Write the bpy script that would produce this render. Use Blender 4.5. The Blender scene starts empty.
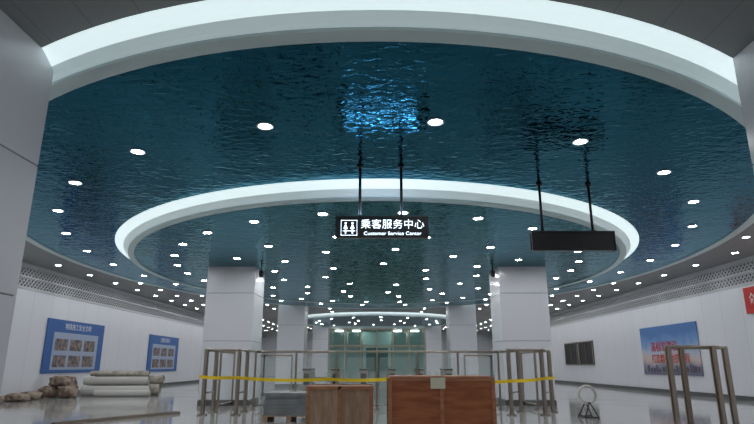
import bpy, bmesh, math, random
from mathutils import Vector, Matrix, noise
random.seed(7)
S = bpy.context.scene
C = S.collection
try:
    S.view_settings.view_transform = 'Standard'
except Exception: pass

# ------------------------------------------------------------ materials
def mat(name, col=(.8,.8,.8), rough=.5, metal=0, emis=None, estr=0, spec=None, alpha=None, trans=None):
    m = bpy.data.materials.new(name); m.use_nodes = True
    b = m.node_tree.nodes['Principled BSDF']
    b.inputs['Base Color'].default_value = (*col,1)
    b.inputs['Roughness'].default_value = rough
    b.inputs['Metallic'].default_value = metal
    if emis:
        b.inputs['Emission Color'].default_value = (*emis,1)
        b.inputs['Emission Strength'].default_value = estr
    if trans is not None: b.inputs['Transmission Weight'].default_value = trans
    if alpha is not None: b.inputs['Alpha'].default_value = alpha
    if spec is not None: b.inputs['Specular IOR Level'].default_value = spec
    return m
def nt(m): return m.node_tree.nodes, m.node_tree.links, m.node_tree.nodes['Principled BSDF']
def coords(m, scale=(1,1,1), rot=(0,0,0)):
    N,L,b = nt(m)
    t = N.new('ShaderNodeTexCoord'); mp = N.new('ShaderNodeMapping')
    mp.inputs['Scale'].default_value = scale; mp.inputs['Rotation'].default_value = rot
    L.new(t.outputs['Object'], mp.inputs['Vector'])
    return mp.outputs['Vector']
def add_noise_col(m, c1, c2, scale=3, sc=(1,1,1), detail=4, lo=.35, hi=.65):
    N,L,b = nt(m); v = coords(m, sc)
    n = N.new('ShaderNodeTexNoise'); n.inputs['Scale'].default_value=scale; n.inputs['Detail'].default_value=detail
    r = N.new('ShaderNodeValToRGB'); r.color_ramp.elements[0].color=(*c1,1); r.color_ramp.elements[1].color=(*c2,1)
    r.color_ramp.elements[0].position=lo; r.color_ramp.elements[1].position=hi
    L.new(v,n.inputs['Vector']); L.new(n.outputs['Fac'],r.inputs['Fac']); L.new(r.outputs['Color'],b.inputs['Base Color'])
    return n
def add_bump(m, scale, dist, strength=1, sc=(1,1,1), detail=2):
    N,L,b = nt(m); v = coords(m, sc)
    n = N.new('ShaderNodeTexNoise'); n.inputs['Scale'].default_value=scale; n.inputs['Detail'].default_value=detail
    bp = N.new('ShaderNodeBump'); bp.inputs['Strength'].default_value=strength; bp.inputs['Distance'].default_value=dist
    L.new(v,n.inputs['Vector']); L.new(n.outputs['Fac'],bp.inputs['Height']); L.new(bp.outputs['Normal'],b.inputs['Normal'])
    return n, bp
def add_brick(m, c1, c2, mortar, w, h, msize, order='xy', offset=0.0):
    N,L,b = nt(m)
    t = N.new('ShaderNodeTexCoord'); sp = N.new('ShaderNodeSeparateXYZ'); cb = N.new('ShaderNodeCombineXYZ')
    L.new(t.outputs['Object'], sp.inputs[0])
    L.new(sp.outputs['XYZ'.index(order[0].upper())], cb.inputs[0]); L.new(sp.outputs['XYZ'.index(order[1].upper())], cb.inputs[1])
    br = N.new('ShaderNodeTexBrick'); br.offset = offset
    br.inputs['Scale'].default_value=1; br.inputs['Brick Width'].default_value=w; br.inputs['Row Height'].default_value=h
    br.inputs['Mortar Size'].default_value=msize; br.inputs['Mortar Smooth'].default_value=0.1
    br.inputs['Color1'].default_value=(*c1,1); br.inputs['Color2'].default_value=(*c2,1); br.inputs['Mortar'].default_value=(*mortar,1)
    L.new(cb.outputs[0], br.inputs['Vector']); L.new(br.outputs['Color'], b.inputs['Base Color'])
    return br

M = {}
def ripple(name, c1, c2):
    m = mat(name, c1, .03, 1)
    add_brick(m, c1, c2, (.01,.03,.05), 1.2, 3.0, .006, 'xy', .5)
    N,L,b = nt(m)
    b.inputs['Specular Tint'].default_value=(.60,.85,.95,1)
    v = coords(m,(.75,1.2,1))
    n1 = N.new('ShaderNodeTexNoise'); n1.inputs['Scale'].default_value=7.5; n1.inputs['Detail'].default_value=1.2
    n1.inputs['Distortion'].default_value=.6
    n2 = N.new('ShaderNodeTexNoise'); n2.inputs['Scale'].default_value=1.5; n2.inputs['Detail'].default_value=1
    ad = N.new('ShaderNodeMath'); ad.operation='MULTIPLY_ADD'; ad.inputs[1].default_value=.9
    L.new(v,n1.inputs['Vector']); L.new(v,n2.inputs['Vector'])
    L.new(n2.outputs['Fac'],ad.inputs[0]); L.new(n1.outputs['Fac'],ad.inputs[2])
    bp = N.new('ShaderNodeBump'); bp.inputs['Strength'].default_value=1; bp.inputs['Distance'].default_value=.0135
    L.new(ad.outputs[0],bp.inputs['Height']); L.new(bp.outputs['Normal'],b.inputs['Normal'])
    return m
M['ripple'] = ripple('blue_ripple_steel', (.013,.084,.135), (.011,.074,.12))
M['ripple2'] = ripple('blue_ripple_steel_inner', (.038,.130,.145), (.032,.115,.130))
M['white'] = mat('white_painted_metal', (.62,.75,.75), .35)
M['cove'] = mat('cove_face_painted_glow', (.8,.85,.85), .4, emis=(.70,.93,.97), estr=.25)  # emission stands in for LED light washing over the cove face
M['led'] = mat('cove_led_diffuser', (.8,.85,.85), .4, emis=(.80,.97,1), estr=.76)
M['ceil'] = mat('grey_ceiling_panels', (.2,.2,.2), .5)
add_brick(M['ceil'], (.25,.26,.26), (.24,.25,.25), (.16,.16,.16), .6, 2.4, .006, 'xy', 0)
M['floor'] = mat('polished_granite_tile', (.4,.4,.38), .16)
add_brick(M['floor'], (.48,.48,.47), (.43,.43,.42), (.2,.2,.19), .8, .8, .006, 'xy', 0)
N,L,b = nt(M['floor']); v = coords(M['floor'])
n = N.new('ShaderNodeTexNoise'); n.inputs['Scale'].default_value=.7; n.inputs['Detail'].default_value=6
mr = N.new('ShaderNodeMapRange'); mr.inputs['To Min'].default_value=.02; mr.inputs['To Max'].default_value=.14
L.new(v,n.inputs['Vector']); L.new(n.outputs['Fac'],mr.inputs['Value']); L.new(mr.outputs[0],b.inputs['Roughness'])
M['wall'] = mat('white_enamel_wall_panel', (.7,.7,.7), .3)
add_brick(M['wall'], (.80,.80,.84), (.78,.78,.82), (.5,.51,.53), 1.2, 3.7, .006, 'yz', 0)
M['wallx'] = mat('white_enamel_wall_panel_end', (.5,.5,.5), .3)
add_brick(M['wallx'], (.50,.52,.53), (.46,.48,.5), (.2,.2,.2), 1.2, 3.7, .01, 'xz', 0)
M['col'] = mat('white_enamel_column_panel', (.72,.73,.77), .22)
M['recess'] = mat('grey_recess', (.10,.105,.11), .7)
M['black'] = mat('black_metal', (.012,.012,.014), .35)
M['steel'] = mat('brushed_stainless', (.40,.34,.28), .3, 1)
add_bump(M['steel'], 40, .001, .5, (1,1,.05))
M['lattice'] = mat('lattice_slat_grey', (.55,.56,.58), .5)
M['skirt'] = mat('dark_skirting', (.10,.10,.10), .4)
M['lamp'] = mat('downlight_lens', (1,1,1), .4, emis=(.95,.97,1), estr=118)
M['trimw'] = mat('downlight_trim', (.8,.8,.8), .4)
M['signtxt'] = mat('sign_lit_lettering', (1,1,1), .5, emis=(.66,.82,1), estr=3.2)
M['glitter_glow'] = mat('added_glitter_emitter', (1,1,1), .5, emis=(.50,.70,1), estr=26)  # added emitter, gives the rippled ceiling a stronger sparkle to mirror
M['signblk'] = mat('sign_face_black', (.012,.013,.015), .3)
M['glass'] = mat('balustrade_glass', (.75,.88,.86), .03, 0, alpha=.16)
M['glassg'] = mat('green_tinted_glass', (.16,.36,.32), .05, 0, alpha=.30)
M['tape'] = mat('yellow_barrier_tape', (.95,.66,.01), .45)
M['crate_red'] = mat('red_brown_plywood', (.2,.07,.03), .55)
add_noise_col(M['crate_red'], (.34,.10,.035), (.50,.17,.065), 3, (1,1,6))
M['crate_frame'] = mat('crate_batten_wood', (.3,.17,.09), .6)
add_noise_col(M['crate_frame'], (.42,.17,.08), (.55,.25,.13), 5, (1,1,5))
M['crate_pale'] = mat('pale_plywood', (.3,.18,.1), .6)
add_noise_col(M['crate_pale'], (.38,.24,.15), (.54,.37,.25), 4, (5,5,1))
M['paper'] = mat('paper_label', (.85,.82,.62), .7)
M['roll'] = mat('beige_carpet_roll', (.45,.42,.37), .85)
add_noise_col(M['roll'], (.34,.30,.24), (.58,.54,.48), 6)
M['roll2'] = mat('white_membrane_roll', (.60,.58,.54), .6)
M['sack'] = mat('brown_sack_cloth', (.2,.13,.08), .9)
add_noise_col(M['sack'], (.12,.07,.05), (.42,.34,.27), 5)
M['tarp'] = mat('grey_sheet_panel', (.16,.18,.19), .4)
add_noise_col(M['tarp'], (.20,.215,.22), (.28,.30,.305), 4)
M['blue'] = mat('poster_blue', (.04,.13,.38), .5)
M['pwhite'] = mat('poster_pale_blue', (.38,.45,.60), .5)
M['pw2'] = mat('poster_white_ink', (.75,.78,.8), .5)
M['photo1'] = mat('poster_photo_print', (.2,.2,.2), .5)
add_noise_col(M['photo1'], (.05,.06,.08), (.36,.26,.22), 2, (1,3,3), 6)
M['silh'] = mat('skyline_ink', (.10,.08,.12), .5)
M['red'] = mat('banner_red', (.6,.02,.015), .5)
M['redtxt'] = mat('red_lettering', (.55,.03,.03), .5)
M['glow'] = mat('lift_cabin_lightbox', (.8,.9,.88), .5, emis=(.75,1,.95), estr=18)

# ------------------------------------------------------------ mesh helpers
def finish(bm, name, mats, parent=None, smooth=False, bevel=0, loc=None):
    me = bpy.data.meshes.new(name); bm.to_mesh(me); bm.free()
    for m in mats: me.materials.append(m)
    o = bpy.data.objects.new(name, me); C.objects.link(o)
    if smooth:
        for p in me.polygons: p.use_smooth = True
    if bevel:
        bv = o.modifiers.new('bevel','BEVEL'); bv.width=bevel; bv.segments=2; bv.limit_method='ANGLE'
    if parent: o.parent = parent
    if loc: o.location = loc
    return o
def box(bm, x0,x1,y0,y1,z0,z1, mi=0):
    vs=[bm.verts.new(p) for p in [(x0,y0,z0),(x1,y0,z0),(x1,y1,z0),(x0,y1,z0),(x0,y0,z1),(x1,y0,z1),(x1,y1,z1),(x0,y1,z1)]]
    for idx in [(0,3,2,1),(4,5,6,7),(0,1,5,4),(1,2,6,5),(2,3,7,6),(3,0,4,7)]:
        f=bm.faces.new([vs[i] for i in idx]); f.material_index=mi
def cyl(bm, p0, p1, r, n=12, mi=0, r2=None, cap=True):
    p0=Vector(p0); p1=Vector(p1); d=(p1-p0); q=d.to_track_quat('Z','Y'); r2=r if r2 is None else r2
    A=[];B=[]
    for i in range(n):
        a=2*math.pi*i/n; e=Vector((math.cos(a),math.sin(a),0))
        A.append(bm.verts.new(p0+q@(e*r))); B.append(bm.verts.new(p1+q@(e*r2)))
    for i in range(n):
        f=bm.faces.new([A[i],A[(i+1)%n],B[(i+1)%n],B[i]]); f.material_index=mi; f.smooth=True
    if cap:
        f=bm.faces.new(A[::-1]); f.material_index=mi
        f=bm.faces.new(B); f.material_index=mi
def empty(name, loc=(0,0,0)):
    o=bpy.data.objects.new(name,None); o.empty_display_size=.3; C.objects.link(o); o.location=loc; return o
def text(body, name, m, size, loc, rot, parent=None, align='CENTER', ext=.003, offset=0.0, sx=1, sp=1):
    cu=bpy.data.curves.new(name,'FONT'); cu.body=body; cu.size=size; cu.extrude=ext; cu.align_x=align; cu.align_y='CENTER'
    cu.offset=offset; cu.space_character=sp
    cu.materials.append(m); o=bpy.data.objects.new(name,cu); C.objects.link(o); o.location=loc; o.rotation_euler=rot
    o.scale=(sx,1,1)
    if parent: o.parent=parent
    return o

# ------------------------------------------------------------ room shell
X0,X1,Y0,Y1 = -12.3,12.3,-5.0,62.0
ZC=4.60; ZO=4.35; ZI=4.10; CY=19.2
def simple(name, m, *b):
    bm=bmesh.new(); box(bm,*b); return finish(bm,name,[m])
simple('floor', M['floor'], X0-.3,X1+.3,Y0-.3,Y1+.3,-.2,0)
simple('ceiling', M['ceil'], X0-.3,X1+.3,Y0-.3,Y1+.3,ZC,ZC+.2)
simple('wall_left', M['wall'], X0-.3,X0,Y0,Y1,0,3.7)
simple('wall_right', M['wall'], X1,X1+.3,Y0,Y1,0,3.7)
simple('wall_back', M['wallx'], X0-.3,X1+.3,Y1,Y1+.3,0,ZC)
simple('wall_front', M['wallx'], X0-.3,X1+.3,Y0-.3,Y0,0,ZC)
simple('baseboard_left', M['skirt'], X0,X0+.03,Y0,Y1,0,.15)
simple('baseboard_right', M['skirt'], X1-.03,X1,Y0,Y1,0,.15)
for sgn,nm in ((-1,'trim_1'),(1,'trim_2')):
    bm=bmesh.new()
    xw = sgn*12.3
    xa,xb = sorted((xw+sgn*.12, xw+sgn*.3)); box(bm,xa,xb,Y0,Y1,3.7,ZC,1)
    xa,xb = sorted((xw-sgn*.02, xw+sgn*.12)); box(bm,xa,xb,Y0,Y1,3.7,3.80,0); box(bm,xa,xb,Y0,Y1,ZC-.12,ZC,0); box(bm,xa,xb,Y0,Y1,4.11,4.17,0)
    for z0,z1 in ((3.80,4.11),(4.17,ZC-.12)):
        y=Y0
        while y<Y1-.4:
            for dy in (1,-1):
                ya,yb = (y,y+.32) if dy>0 else (y+.32,y)
                w=.028; x=xw+ (0.0 if dy>0 else sgn*.03)
                vs=[bm.verts.new(p) for p in [(x,ya-w,z0),(x,ya+w,z0),(x,yb+w,z1),(x,yb-w,z1)]]
                bm.faces.new(vs)
                x2=x+sgn*.03
                vs2=[bm.verts.new((x2,v.co.y,v.co.z)) for v in vs]; bm.faces.new(vs2[::-1])
                bm.faces.new([vs[0],vs[3],vs2[3],vs2[0]]); bm.faces.new([vs[1],vs[2],vs2[2],vs2[1]])
            y+=.2
    finish(bm,nm,[M['lattice'],M['recess']])

# ------------------------------------------------------------ suspended oval ceilings
def ell(a,b,z,n=192,cy=CY): return [(a*math.cos(2*math.pi*i/n), cy+b*math.sin(2*math.pi*i/n), z) for i in range(n)]
def strip(bm, e1, e2, mi):
    A=[bm.verts.new(p) for p in e1]; B=[bm.verts.new(p) for p in e2]; n=len(A)
    for i in range(n):
        f=bm.faces.new([A[i],A[(i+1)%n],B[(i+1)%n],B[i]]); f.material_index=mi; f.smooth=True
def oval(name, a, b, z, lip, d, ztop, m, cy=CY):
    root=empty(name,(0,0,0))
    bm=bmesh.new(); f=bm.faces.new([bm.verts.new(p) for p in ell(a,b,z,192,cy)]); f.normal_update()
    if f.normal.z>0: f.normal_flip()
    finish(bm,'ripple_steel_soffit',[m],root)
    bm=bmesh.new()
    h=ztop-z
    strip(bm, ell(a,b,z+.001,192,cy), ell(a,b,z-.02,192,cy),0)
    strip(bm, ell(a,b,z-.02,192,cy), ell(a+lip,b+lip,z-.02,192,cy),0)
    strip(bm, ell(a+lip,b+lip,z-.02,192,cy), ell(a+lip,b+lip,z+.02,192,cy),0)
    def prof(t0,t1,mi):
        for k in range(3):
            ta=t0+(t1-t0)*k/3; tb=t0+(t1-t0)*(k+1)/3
            P=lambda t:(lip+(d-lip)*(t**1.3), z+.02+(h-.02)*(t**.85))
            pa,pb=P(ta),P(tb)
            strip(bm, ell(a+pa[0],b+pa[0],pa[1],192,cy), ell(a+pb[0],b+pb[0],pb[1],192,cy),mi)
    prof(0,.45,1); prof(.45,1,2)
    finish(bm,'cove_fascia',[M['white'],M['cove'],M['led']],root)
    return root
oval('suspended_oval_ceiling', 9.6,14.1,ZO,.20,.5,ZC,M['ripple'])
oval('suspended_oval_ceiling', 7.38,9.15,ZI,.16,.5,ZO,M['ripple2'])
oval('suspended_oval_ceiling', 6.0,6.5,ZC-.2,.25,.5,ZC,M['ripple2'],cy=45.5)

# ------------------------------------------------------------ columns
cols=[(-4.51,5.2),(4.88,5.15),(-4.51,18.15),(4.51,18.15),(-4.75,32.5),(4.75,32.5),(-4.8,50.5),(4.8,50.5)]
W=.74
for cx,cy in cols:
    bm=bmesh.new()
    w=W-.02; box(bm,cx-w,cx+w,cy-w,cy+w,0,ZC,1)
    for za,zb in ((.16,1.84),(1.85,3.28),(3.29,ZC)):
        box(bm,cx-W,cx+W,cy-W,cy+W,za,zb,0)
    box(bm,cx-W-.01,cx+W+.01,cy-W-.01,cy+W+.01,0,.15,1)
    finish(bm,'panelled_column',[M['col'],M['skirt']],bevel=.012)
for cx,cy,s in ((-4.51,18.15,1),(4.51,18.15,-1)):
    bm=bmesh.new()
    x=cx+s*(W+.16); y=cy-W+.1
    cyl(bm,(x,y,ZI-.005),(x,y,3.98),.025); cyl(bm,(x,y,3.98),(x,y,3.86),.07,16)
    bmesh.ops.create_uvsphere(bm,u_segments=16,v_segments=8,radius=.07,matrix=Matrix.Translation((x,y,3.85)))
    finish(bm,'security_camera',[M['black']])

# ------------------------------------------------------------ downlights (one mesh)
def in_col(x,y): return any(abs(x-cx)<W+.2 and abs(y-cy)<W+.2 for cx,cy in cols)
LP=[]
def ring_lights(a,b,z,spacing,phase=0,cy=CY):
    n=1440; pts=[(a*math.sin(2*math.pi*i/n), cy-b*math.cos(2*math.pi*i/n)) for i in range(n+1)]
    tot=sum(math.dist(pts[i],pts[i+1]) for i in range(n)); k=round(tot/spacing); st=tot/k
    acc=0; nxt=(phase%st)
    for i in range(n):
        d=math.dist(pts[i],pts[i+1])
        if acc+d>=nxt:
            LP.append((pts[i][0],pts[i][1],z)); nxt+=st
        acc+=d
ring_lights(8.7,12.15,ZO,2.35,.8)
ring_lights(6.3,8.3,ZI,1.62,.55)
ring_lights(4.7,6.2,ZI,2.2,1.2)
ring_lights(3.4,4.6,ZI,1.9,.5)
ring_lights(1.8,2.4,ZI,1.9,.2)
ring_lights(4.8,5.3,ZC-.2,2.0,.3,45.5)
ring_lights(2.2,2.6,ZC-.2,2.0,.3,45.5)
y=-3
while y<61:
    for x in (-11.4,-10.3,10.3,11.4,-9,9,-6.5,6.5,-3,3,0):
        e=(x/10.5)**2+((y-CY)/15.0)**2; e2=(x/6.8)**2+((y-45.5)/7.3)**2
        if e>1 and e2>1 and not (abs(x)<9.5 and y<5): LP.append((x,y,ZC))
    y+=2.3
for y in (-3.5,-1.5,.5,2.5):  # extra out-of-view downlights, added to brighten near columns and crate fronts
    for x in (-8.5,-6.5,-2,0,2,6.5,8.5): LP.append((x,y,ZC))
bm=bmesh.new()
for (x,y,z) in LP:
    if in_col(x,y): continue
    n=16; r0,r1=.085,.115
    e=[(math.cos(2*math.pi*i/n),math.sin(2*math.pi*i/n)) for i in range(n)]
    f=bm.faces.new([bm.verts.new((x+c*r0,y+s*r0,z-.012)) for c,s in e][::-1]); f.material_index=0
    A=[bm.verts.new((x+c*r0,y+s*r0,z-.012)) for c,s in e]; B=[bm.verts.new((x+c*r1,y+s*r1,z-.018)) for c,s in e]
    D=[bm.verts.new((x+c*r1,y+s*r1,z)) for c,s in e]
    for i in range(n):
        j=(i+1)%n
        for q in ([A[i],B[i],B[j],A[j]],[B[i],D[i],D[j],B[j]]):
            f=bm.faces.new(q); f.material_index=1
finish(bm,'recessed_downlights',[M['lamp'],M['trimw']])

# ------------------------------------------------------------ hanging signs
def hanging_sign(xc,y,z,w,h,lit,rodx):
    root=empty('hanging_direction_sign',(xc,y,z))
    bm=bmesh.new(); box(bm,-w/2,w/2,-.06,.06,-h/2,h/2)
    finish(bm,'housing',[M['signblk']],root,bevel=.012)
    bm=bmesh.new()
    for x in (-w/2,w/2-.02): box(bm,x,x+.02,-.075,.075,-h/2-.005,h/2+.005)
    box(bm,-w/2,w/2,-.075,-.06,h/2-.01,h/2+.02); box(bm,-w/2,w/2,.06,.075,h/2-.01,h/2+.02)
    finish(bm,'edge_trim',[M['black']],root)
    bm=bmesh.new()
    for rx in rodx:
        cyl(bm,(rx,0,h/2),(rx,0,ZO-z),.024,12); cyl(bm,(rx,0,ZO-z-.03),(rx,0,ZO-z),.055,16)
        cyl(bm,(rx,0,h/2),(rx,0,h/2+.05),.035,12)
    finish(bm,'suspension_rods',[M['black']],root)
    if lit:
        bm=bmesh.new(); box(bm,-.6,.6,-.05,.05,h/2,h/2+.008)  # glowing strip hidden from below, added only for the ceiling glitter
        finish(bm,'added_glitter_strip',[M['glitter_glow']],root)
        R=(math.radians(90),0,0)
        text('乘客服务中心','lettering_chinese',M['signtxt'],.168,(.17,-.066,.045),R,root,offset=-.0018,sx=1,sp=1.05)
        text('Customer Service Center','lettering_english',M['signtxt'],.080,(.17,-.066,-.10),R,root,offset=-.0006,sx=1.05,sp=1.05)
        bm=bmesh.new()
        x0,x1,z0,z1=-.66,-.40,-.13,.12; t=.005
        for bb in ((x0,x1,z0,z0+t),(x0,x1,z1-t,z1),(x0,x0+t,z0,z1),(x1-t,x1,z0,z1)):
            box(bm,bb[0],bb[1],-.07,-.062,bb[2],bb[3])
        for px in (-.585,-.475):
            cyl(bm,(px,-.062,.07),(px,-.07,.07),.016,16)
            vs=[bm.verts.new(p) for p in [(px-.034,-.07,-.02),(px+.034,-.07,-.02),(px+.006,-.07,.046),(px-.006,-.07,.046)]]; bm.faces.new(vs)
            box(bm,px-.009,px+.009,-.07,-.062,-.1,-.02)
        box(bm,-.63,-.43,-.07,-.062,-.06,-.052)
        finish(bm,'pictogram',[M['signtxt']],root)
    return root
hanging_sign(.08,8.9,3.285,1.49,.33,True,(-.36,.32))
hanging_sign(3.49,9.87,3.27,1.48,.33,False,(-.52,.38))

# ------------------------------------------------------------ posters
def board(name,s,ya,yb,z0,z1):
    root=empty(name,(s*12.28,(ya+yb)/2,(z0+z1)/2))
    return root,(yb-ya)/2,(z1-z0)/2
for (ya,yb,z0,z1,t) in ((21.4,25.9,.85,2.85,'地铁施工安全文明'),(31.2,35.8,.80,2.75,'工程建设展示')):
    root,w,h=board('notice_board',-1,ya,yb,z0,z1)
    bm=bmesh.new(); box(bm,0,.03,-w,w,-h,h,0)
    box(bm,.03,.036,-w+.5,w-.5,-h+.12,h-.48,1)
    for i in range(3):
        for j in range(2):
            a=-w+.65+i*(2*w-1.2)/3; c=a+(2*w-1.2)/3-.2
            zz=-h+.22+j*.62
            box(bm,.036,.042,a,c,zz,zz+.44,2)
    finish(bm,'panel',[M['blue'],M['pwhite'],M['photo1']],root)
    text(t,'title',M['pw2'],.26,(.036,0,h-.25),(math.radians(90),0,math.radians(90)),root)
M['sky'] = mat('poster_skyline_print',(.2,.4,.7),.5)
N,L,b = nt(M['sky']); tc=N.new('ShaderNodeTexCoord'); sp=N.new('ShaderNodeSeparateXYZ'); L.new(tc.outputs['Object'],sp.inputs[0])
mrn=N.new('ShaderNodeMapRange'); mrn.inputs['From Min'].default_value=-1; mrn.inputs['From Max'].default_value=1
nz=N.new('ShaderNodeTexNoise'); nz.inputs['Scale'].default_value=2.5; nz.inputs['Detail'].default_value=5; L.new(tc.outputs['Object'],nz.inputs['Vector'])
ma=N.new('ShaderNodeMath'); ma.operation='MULTIPLY_ADD'; ma.inputs[1].default_value=.3
L.new(sp.outputs[2],mrn.inputs['Value']); L.new(nz.outputs['Fac'],ma.inputs[0]); L.new(mrn.outputs[0],ma.inputs[2])
cr=N.new('ShaderNodeValToRGB'); e=cr.color_ramp.elements
e[0].position=.12; e[0].color=(.14,.14,.22,1); e[1].position=1.0; e[1].color=(.08,.20,.48,1)
for p,c in ((.32,(.26,.25,.34)),(.45,(.66,.52,.48)),(.6,(.50,.54,.66)),(.8,(.18,.33,.62))):
    q=e.new(p); q.color=(*c,1)
L.new(ma.outputs[0],cr.inputs['Fac']); L.new(cr.outputs['Color'],b.inputs['Base Color'])
root,w,h=board('skyline_poster',1,22.1,26.9,.75,2.78)
bm=bmesh.new(); box(bm,-.03,0,-w,w,-h,h,0)
random.seed(3)
finish(bm,'print',[M['sky']],root)
bm=bmesh.new(); yy=-w+.1
while yy<w-.3:
    ww=random.uniform(.1,.25); hh=random.uniform(.1,.3); box(bm,-.036,-.03,yy,yy+ww,-h+.12,-h+.12+hh); yy+=ww+random.uniform(.02,.15)
finish(bm,'skyline_silhouette',[M['silh']],root)
R2=(math.radians(90),0,math.radians(-90))
text('高标准建设','slogan_upper',M['redtxt'],.46,(-.04,.3,.12),R2,root,offset=.002)
text('打造精品地铁工程','slogan_lower',M['redtxt'],.40,(-.04,-.1,-.38),R2,root,offset=.001)
root=empty('red_wall_banner',(12.26,17.6,3.2))
bm=bmesh.new(); box(bm,-.04,0,-1.5,1.3,-.42,.42); finish(bm,'cloth',[M['red']],root)
text('创造辉煌','lettering',M['pw2'],.42,(-.05,.2,0),R2,root,offset=.002)
for nm,ya,yb in (('window_1',33,35.3),('window_2',35.6,37.9)):
    bm=bmesh.new(); box(bm,12.26,12.29,ya,yb,1.15,2.5,0)
    for a,b2,c,d in ((ya,yb,1.15,1.21),(ya,yb,2.44,2.5),(ya,ya+.07,1.15,2.5),(yb-.07,yb,1.15,2.5),((ya+yb)/2-.03,(ya+yb)/2+.03,1.15,2.5)):
        box(bm,12.22,12.27,a,b2,c,d,1)
    finish(bm,nm,[M['black'],M['steel']])
for nm,x in (('door_1',-8.5),('door_2',8.5)):
    bm=bmesh.new(); box(bm,x-1,x+1,61.92,61.98,0,2.4,0)
    box(bm,x-1.08,x-1,61.88,61.98,0,2.48,1); box(bm,x+1,x+1.08,61.88,61.98,0,2.48,1); box(bm,x-1.08,x+1.08,61.88,61.98,2.4,2.48,1); box(bm,x-.02,x+.02,61.90,61.95,0,2.4,1)
    finish(bm,nm,[M['black'],M['steel']])

# ------------------------------------------------------------ glazed lift lobby in the distance
root=empty('glazed_lift_enclosure',(0,36,0))
bm=bmesh.new()
for x in (-3,-2,-1,0,1,2,3):
    for y in (0,3): box(bm,x-.04,x+.04,y-.04,y+.04,0,3.3,0)
for y in (0,3):
    for z in (.15,2.3,3.3): box(bm,-3.05,3.05,y-.06,y+.06,z-.05,z+.05,0)
for x in (-3,3):
    for z in (.15,2.3,3.3): box(bm,x-.05,x+.05,0,3,z-.05,z+.05,0)
finish(bm,'frame',[M['steel']],root)
bm=bmesh.new()
for y in (0,3): box(bm,-3,3,y-.01,y+.01,.1,3.3)
for x in (-3,3): box(bm,x-.01,x+.01,0,3,.1,3.3)
finish(bm,'glazing',[M['glassg']],root)
bm=bmesh.new(); box(bm,-3,3,0,3,3.36,3.5,0); box(bm,-.9,.9,1.2,2.8,0,3.2,0); box(bm,-.7,.7,1.17,1.2,.1,2.2,1)
for x in (-2.4,-1.3,1.3,2.4): box(bm,x-.25,x+.25,.6,.75,3.2,3.3,2)
finish(bm,'cabin_and_roof',[M['white'],M['black'],M['glow']],root)

def gate(x,y):
    root=empty('ticket_gate',(x,y,0))
    bm=bmesh.new(); box(bm,-.14,.14,-.8,.8,0,.95,0); box(bm,-.16,.16,-.82,.82,.95,1.02,1); box(bm,-.10,.10,-.83,-.8,.45,.85,2)
    finish(bm,'cabinet',[M['steel'],M['black'],M['signblk']],root,bevel=.02)
    bm=bmesh.new(); box(bm,.14,.45,-.02,.02,.3,.9); box(bm,-.45,-.14,-.02,.02,.3,.9)
    finish(bm,'flaps',[M['glass']],root)
for i in range(6): gate(-2.6+i*1.05,22.5)

# ------------------------------------------------------------ stainless/glass balustrade
root=empty('glass_balustrade',(0,0,0))
bmS=bmesh.new(); bmG=bmesh.new()
def double_post(x,y,h=1.5,dx=.0,dy=.11):
    for s in (-1,1):
        px,py=x+s*dx,y+s*dy
        box(bmS,px-.035,px+.035,py-.02,py+.02,0,h)
    box(bmS,x-.09-dx,x+.09+dx,y-.06-dy,y+.06+dy,0,.03)
def rail(p,q,r=.032): cyl(bmS,p,q,r,14)
def run(xa,ya,xb,yb,n,h=1.5):
    for i in range(n+1):
        t=i/n; x=xa+(xb-xa)*t; y=ya+(yb-ya)*t
        box(bmS,x-.025,x+.025,y-.025,y+.025,0,h); box(bmS,x-.07,x+.07,y-.07,y+.07,0,.02)
        if i<n:
            t0=(i+.06)/n; t1=(i+.94)/n
            p=[(xa+(xb-xa)*t0,ya+(yb-ya)*t0),(xa+(xb-xa)*t1,ya+(yb-ya)*t1)]
            f=bmG.faces.new([bmG.verts.new((p[0][0],p[0][1],.15)),bmG.verts.new((p[1][0],p[1][1],.15)),bmG.verts.new((p[1][0],p[1][1],h-.15)),bmG.verts.new((p[0][0],p[0][1],h-.15))])
    rail((xa,ya,h),(xb,yb,h)); rail((xa,ya,.12),(xb,yb,.12),.018)
run(-3.3,15.9,3.3,15.9,6)
run(-4.25,15.9,-4.25,22,4)
run(4.3,15.9,4.3,22,4)
run(-4.25,22,-3.2,22,1); run(3.3,22,4.3,22,1)
F=[((-4.15,14.2),(-4.15,15.1)),((-3.35,14.2),(-3.35,15.1)),((3.2,14.2),(3.65,15.1)),((4.0,14.2),(4.45,15.1))]
for (xa,ya),(xb,yb) in F:
    double_post(xa,ya,1.5,0,.05); double_post(xb,yb,1.5,0,.05)
    rail((xa,ya-.08,1.5),(xb,yb+.08,1.5)); rail((xa,ya,.5),(xb,yb,.5),.02)
rail((-4.2,14.2,1.5),(-3.3,14.2,1.5)); rail((3.15,14.2,1.5),(4.05,14.2,1.5))
rail((-3.35,15.1,1.5),(-3.3,15.9,1.5)); rail((-4.15,15.1,1.5),(-4.25,15.9,1.5)); rail((3.65,15.1,1.5),(3.3,15.9,1.5)); rail((4.45,15.1,1.5),(4.3,15.9,1.5))
finish(bmS,'posts_and_rails',[M['steel']],root)
finish(bmG,'glass_panels',[M['glass']],root)
root=empty('steel_crowd_barrier',(0,0,0)); bmS=bmesh.new()
PB=[(5.5,11.0),(6.06,11.6),(6.35,11.0),(6.93,11.6)]
for x,y in PB: double_post(x,y,1.48,.0,.04)
rail((5.45,11.0,1.48),(6.4,11.0,1.48)); rail((6.0,11.6,1.48),(6.98,11.6,1.48))
rail((5.5,11,1.48),(6.06,11.6,1.48)); rail((6.35,11.0,1.48),(6.93,11.6,1.48))
finish(bmS,'posts_and_rails',[M['steel']],root)

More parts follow.
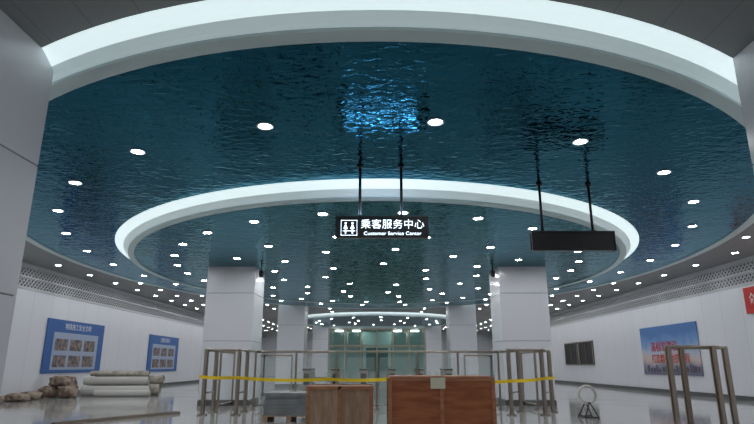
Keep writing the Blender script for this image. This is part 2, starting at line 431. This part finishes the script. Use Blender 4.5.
# ------------------------------------------------------------ barrier tape
def ribbon(name,pts,w,m,sub=14,sag=.07):
    bm=bmesh.new(); P=[]
    for i in range(len(pts)-1):
        a,c=Vector(pts[i]),Vector(pts[i+1])
        for k in range(sub):
            t=k/sub; p=a.lerp(c,t); L_=(c-a).length; p.z-=sag*L_*4*t*(1-t)*.5; P.append((p, .3*math.sin(i*5+t*6)))
    P.append((Vector(pts[-1]),0))
    prev=None
    for p,tw in P:
        u=Vector((0,math.sin(tw),math.cos(tw)))*w/2
        cur=(bm.verts.new(p-u),bm.verts.new(p+u))
        if prev: bm.faces.new([prev[0],cur[0],cur[1],prev[1]])
        prev=cur
    return finish(bm,name,[m],smooth=True)
ribbon('yellow_barrier_tape',[(-4.25,14.1,.88),(-3.35,14.1,.86),(-1.2,14.3,.82),(.4,13.9,.84),(1.2,14,.78),(3.2,14.1,.78),(4.1,14.1,.85),(4.5,14.9,.85)],.075,M['tape'],sag=.04)

# ------------------------------------------------------------ crates
def crate(name,x0,x1,y0,y1,h,face,frame,nv):
    root=empty(name,((x0+x1)/2,(y0+y1)/2,0)); w=(x1-x0)/2; d=(y1-y0)/2
    bm=bmesh.new(); box(bm,-w+.02,w-.02,-d+.02,d-.02,.1,h-.015,0); finish(bm,'plywood_body',[face],root,bevel=.004)
    bm=bmesh.new(); t=.05
    for s in (-1,1):
        ya,yb=sorted((s*d,s*(d-.022)))
        for i in range(nv):
            x=-w+(2*w-t)*i/(nv-1); box(bm,x,x+t,ya,yb,.1,h)
        box(bm,-w+t,w-t,ya,yb,.1,.1+t); box(bm,-w+t,w-t,ya,yb,h-t,h)
        xa,xb=sorted((s*w,s*(w-.022)))
        for yy in (-d+.022,d-.022-t): box(bm,xa,xb,yy,yy+t,.1,h)
        box(bm,xa,xb,-d+.09,d-.09,h-t,h)
    for x in (-w,-.05,w-.1): box(bm,x,x+.1,-d,d,0,.1)
    finish(bm,'battens_and_skids',[frame],root,bevel=.004)
    return root
r=crate('wooden_shipping_crate',.15,1.60,8.0,9.0,.985,M['crate_red'],M['crate_frame'],3)
bm=bmesh.new(); box(bm,-.15,.05,-.508,-.502,.84,.985); finish(bm,'paper_label',[M['paper']],r)
bm=bmesh.new(); box(bm,-.7,.7,-.47,.47,.985,1.0); finish(bm,'lid_board',[M['crate_frame']],r,bevel=.003)
crate('wooden_shipping_crate',-1.0,-.06,8.4,9.3,.86,M['crate_pale'],M['crate_frame'],3)

# ------------------------------------------------------------ stack of leftover sheet panels on a pallet
root=empty('stacked_sheet_panels',(-1.85,13.0,0))
bm=bmesh.new(); random.seed(5)
for x in (-.55,-.05,.45): box(bm,x,x+.1,-.45,.45,0,.1,1)
for y in (-.45,-.17,.1,.35): box(bm,-.6,.6,y,y+.1,.1,.12,1)
z=.12
while z<.56:
    dx=random.uniform(-.03,.03); dy=random.uniform(-.02,.02); t=random.choice((.05,.08))
    box(bm,-.55+dx,.55+dx,-.45+dy,.45+dy,z,z+t-.004,0); z+=t
finish(bm,'sheets_and_pallet',[M['tarp'],M['crate_pale']],root,bevel=.003)

# ------------------------------------------------------------ rolls & sacks by left wall
def roll(name,x,y,z,r,length,ang,m):
    bm=bmesh.new(); turns=5; n=turns*24; A=[];B=[]
    for i in range(n+1):
        t=i/n; a=turns*2*math.pi*t; rr=r*(.15+.85*t); yy=rr*math.cos(a); zz=rr*math.sin(a)
        A.append(bm.verts.new((-length/2,yy,zz))); B.append(bm.verts.new((length/2,yy,zz)))
    for i in range(n): bm.faces.new([A[i],A[i+1],B[i+1],B[i]])
    for s in (-1,1):
        vs=[bm.verts.new((s*(length/2-.03),r*.9*math.cos(2*math.pi*k/24),r*.9*math.sin(2*math.pi*k/24))) for k in range(24)]
        bm.faces.new(vs)
    o=finish(bm,name,[m],smooth=True,loc=(x,y,z+r)); o.rotation_euler=(0,0,ang); return o
roll('carpet_roll',-10.1,22.9,0,.2,2.6,0,M['roll2'])
roll('carpet_roll',-10.0,23.35,0,.22,2.8,0,M['roll'])
roll('carpet_roll',-10.1,23.8,0,.22,2.7,0,M['roll'])
roll('carpet_roll',-10.2,23.12,.385,.17,2.5,0,M['roll2'])
roll('carpet_roll',-9.9,23.58,.42,.18,2.7,0,M['roll'])
roll('carpet_roll',-9.6,22.35,0,.13,2.0,.1,M['roll2'])
roll('carpet_roll',-10.2,23.35,.72,.11,2.3,0,M['roll'])
def sack(x,y,z,w,d,h,seed):
    bm=bmesh.new(); bmesh.ops.create_icosphere(bm,subdivisions=4,radius=1)
    for v in bm.verts:
        p=v.co; q=Vector([math.copysign(abs(c)**.6,c) for c in p]); k=1+.22*noise.noise(p*1.7+Vector((seed,0,0)))+.08*noise.noise(p*6+Vector((0,seed,0)))
        v.co=Vector((q.x*w/2*k,q.y*d/2*k,max(-h/2,q.z*h/2*k)))
    return finish(bm,'building_material_sack',[M['sack']],smooth=True,loc=(x,y,z+h/2))
for i,(x,y,z,w,d,h) in enumerate([(-11.9,21.5,0,.55,.6,.4),(-11.2,21.5,0,.6,.6,.42),(-11.55,21.5,.40,.7,.5,.36),(-11.75,19.4,0,.7,.5,.26),(-11.95,22.9,0,.45,.6,.7),(-11.9,18.4,0,.5,.5,.24),(-11.85,20.3,0,.6,.5,.28)]):
    sack(x,y,z,w,d,h,i*3.1)

# ------------------------------------------------------------ cable coil stand
root=empty('cable_coil_stand',(4.78,13.5,0)); bm=bmesh.new()
def torus(bm,c,R,r,n=32,k=8,mi=0):
    V=[]
    for i in range(n):
        a=2*math.pi*i/n; row=[]
        for j in range(k):
            b_=2*math.pi*j/k; rr=R+r*math.cos(b_)
            row.append(bm.verts.new((c[0]+rr*math.cos(a),c[1]+r*math.sin(b_),c[2]+rr*math.sin(a))))
        V.append(row)
    for i in range(n):
        for j in range(k):
            f=bm.faces.new([V[i][j],V[(i+1)%n][j],V[(i+1)%n][(j+1)%k],V[i][(j+1)%k]]); f.smooth=True; f.material_index=mi
for i in range(3): torus(bm,(0,-.04+.04*i,.5),.19+.004*(i%2),.02)
finish(bm,'coil',[M['roll2']],root)
bm=bmesh.new(); cyl(bm,(0,-.12,.32),(0,.15,.32),.02)
for s in (-1,1):
    for yy in (-.12,.15): cyl(bm,(0,yy,.34),(s*.16,yy*1.6,0),.014)
cyl(bm,(-.16,-.19,.02),(.16,-.19,.02),.014); cyl(bm,(-.16,.24,.02),(.16,.24,.02),.014)
finish(bm,'stand',[M['black']],root)
bm=bmesh.new(); box(bm,-.06,.06,-1.6,1.6,0,.02); box(bm,-.06,-.045,-1.6,1.6,.02,.06); box(bm,.045,.06,-1.6,1.6,.02,.06)
o=finish(bm,'steel_channel_offcut',[M['steel']],loc=(-5.6,13.2,0)); o.rotation_euler=(0,0,math.radians(-28))

# ------------------------------------------------------------ world & camera
w=bpy.data.worlds.new('world'); S.world=w; w.use_nodes=True
w.node_tree.nodes['Background'].inputs[0].default_value=(.02,.025,.03,1)
cam=bpy.data.cameras.new('camera'); co=bpy.data.objects.new('camera',cam); C.objects.link(co)
cam.sensor_width=36; cam.lens=565/754*36; cam.clip_end=300
co.location=(0,0,1.15); co.rotation_euler=(math.radians(90+15.15),0,0)
S.camera=co
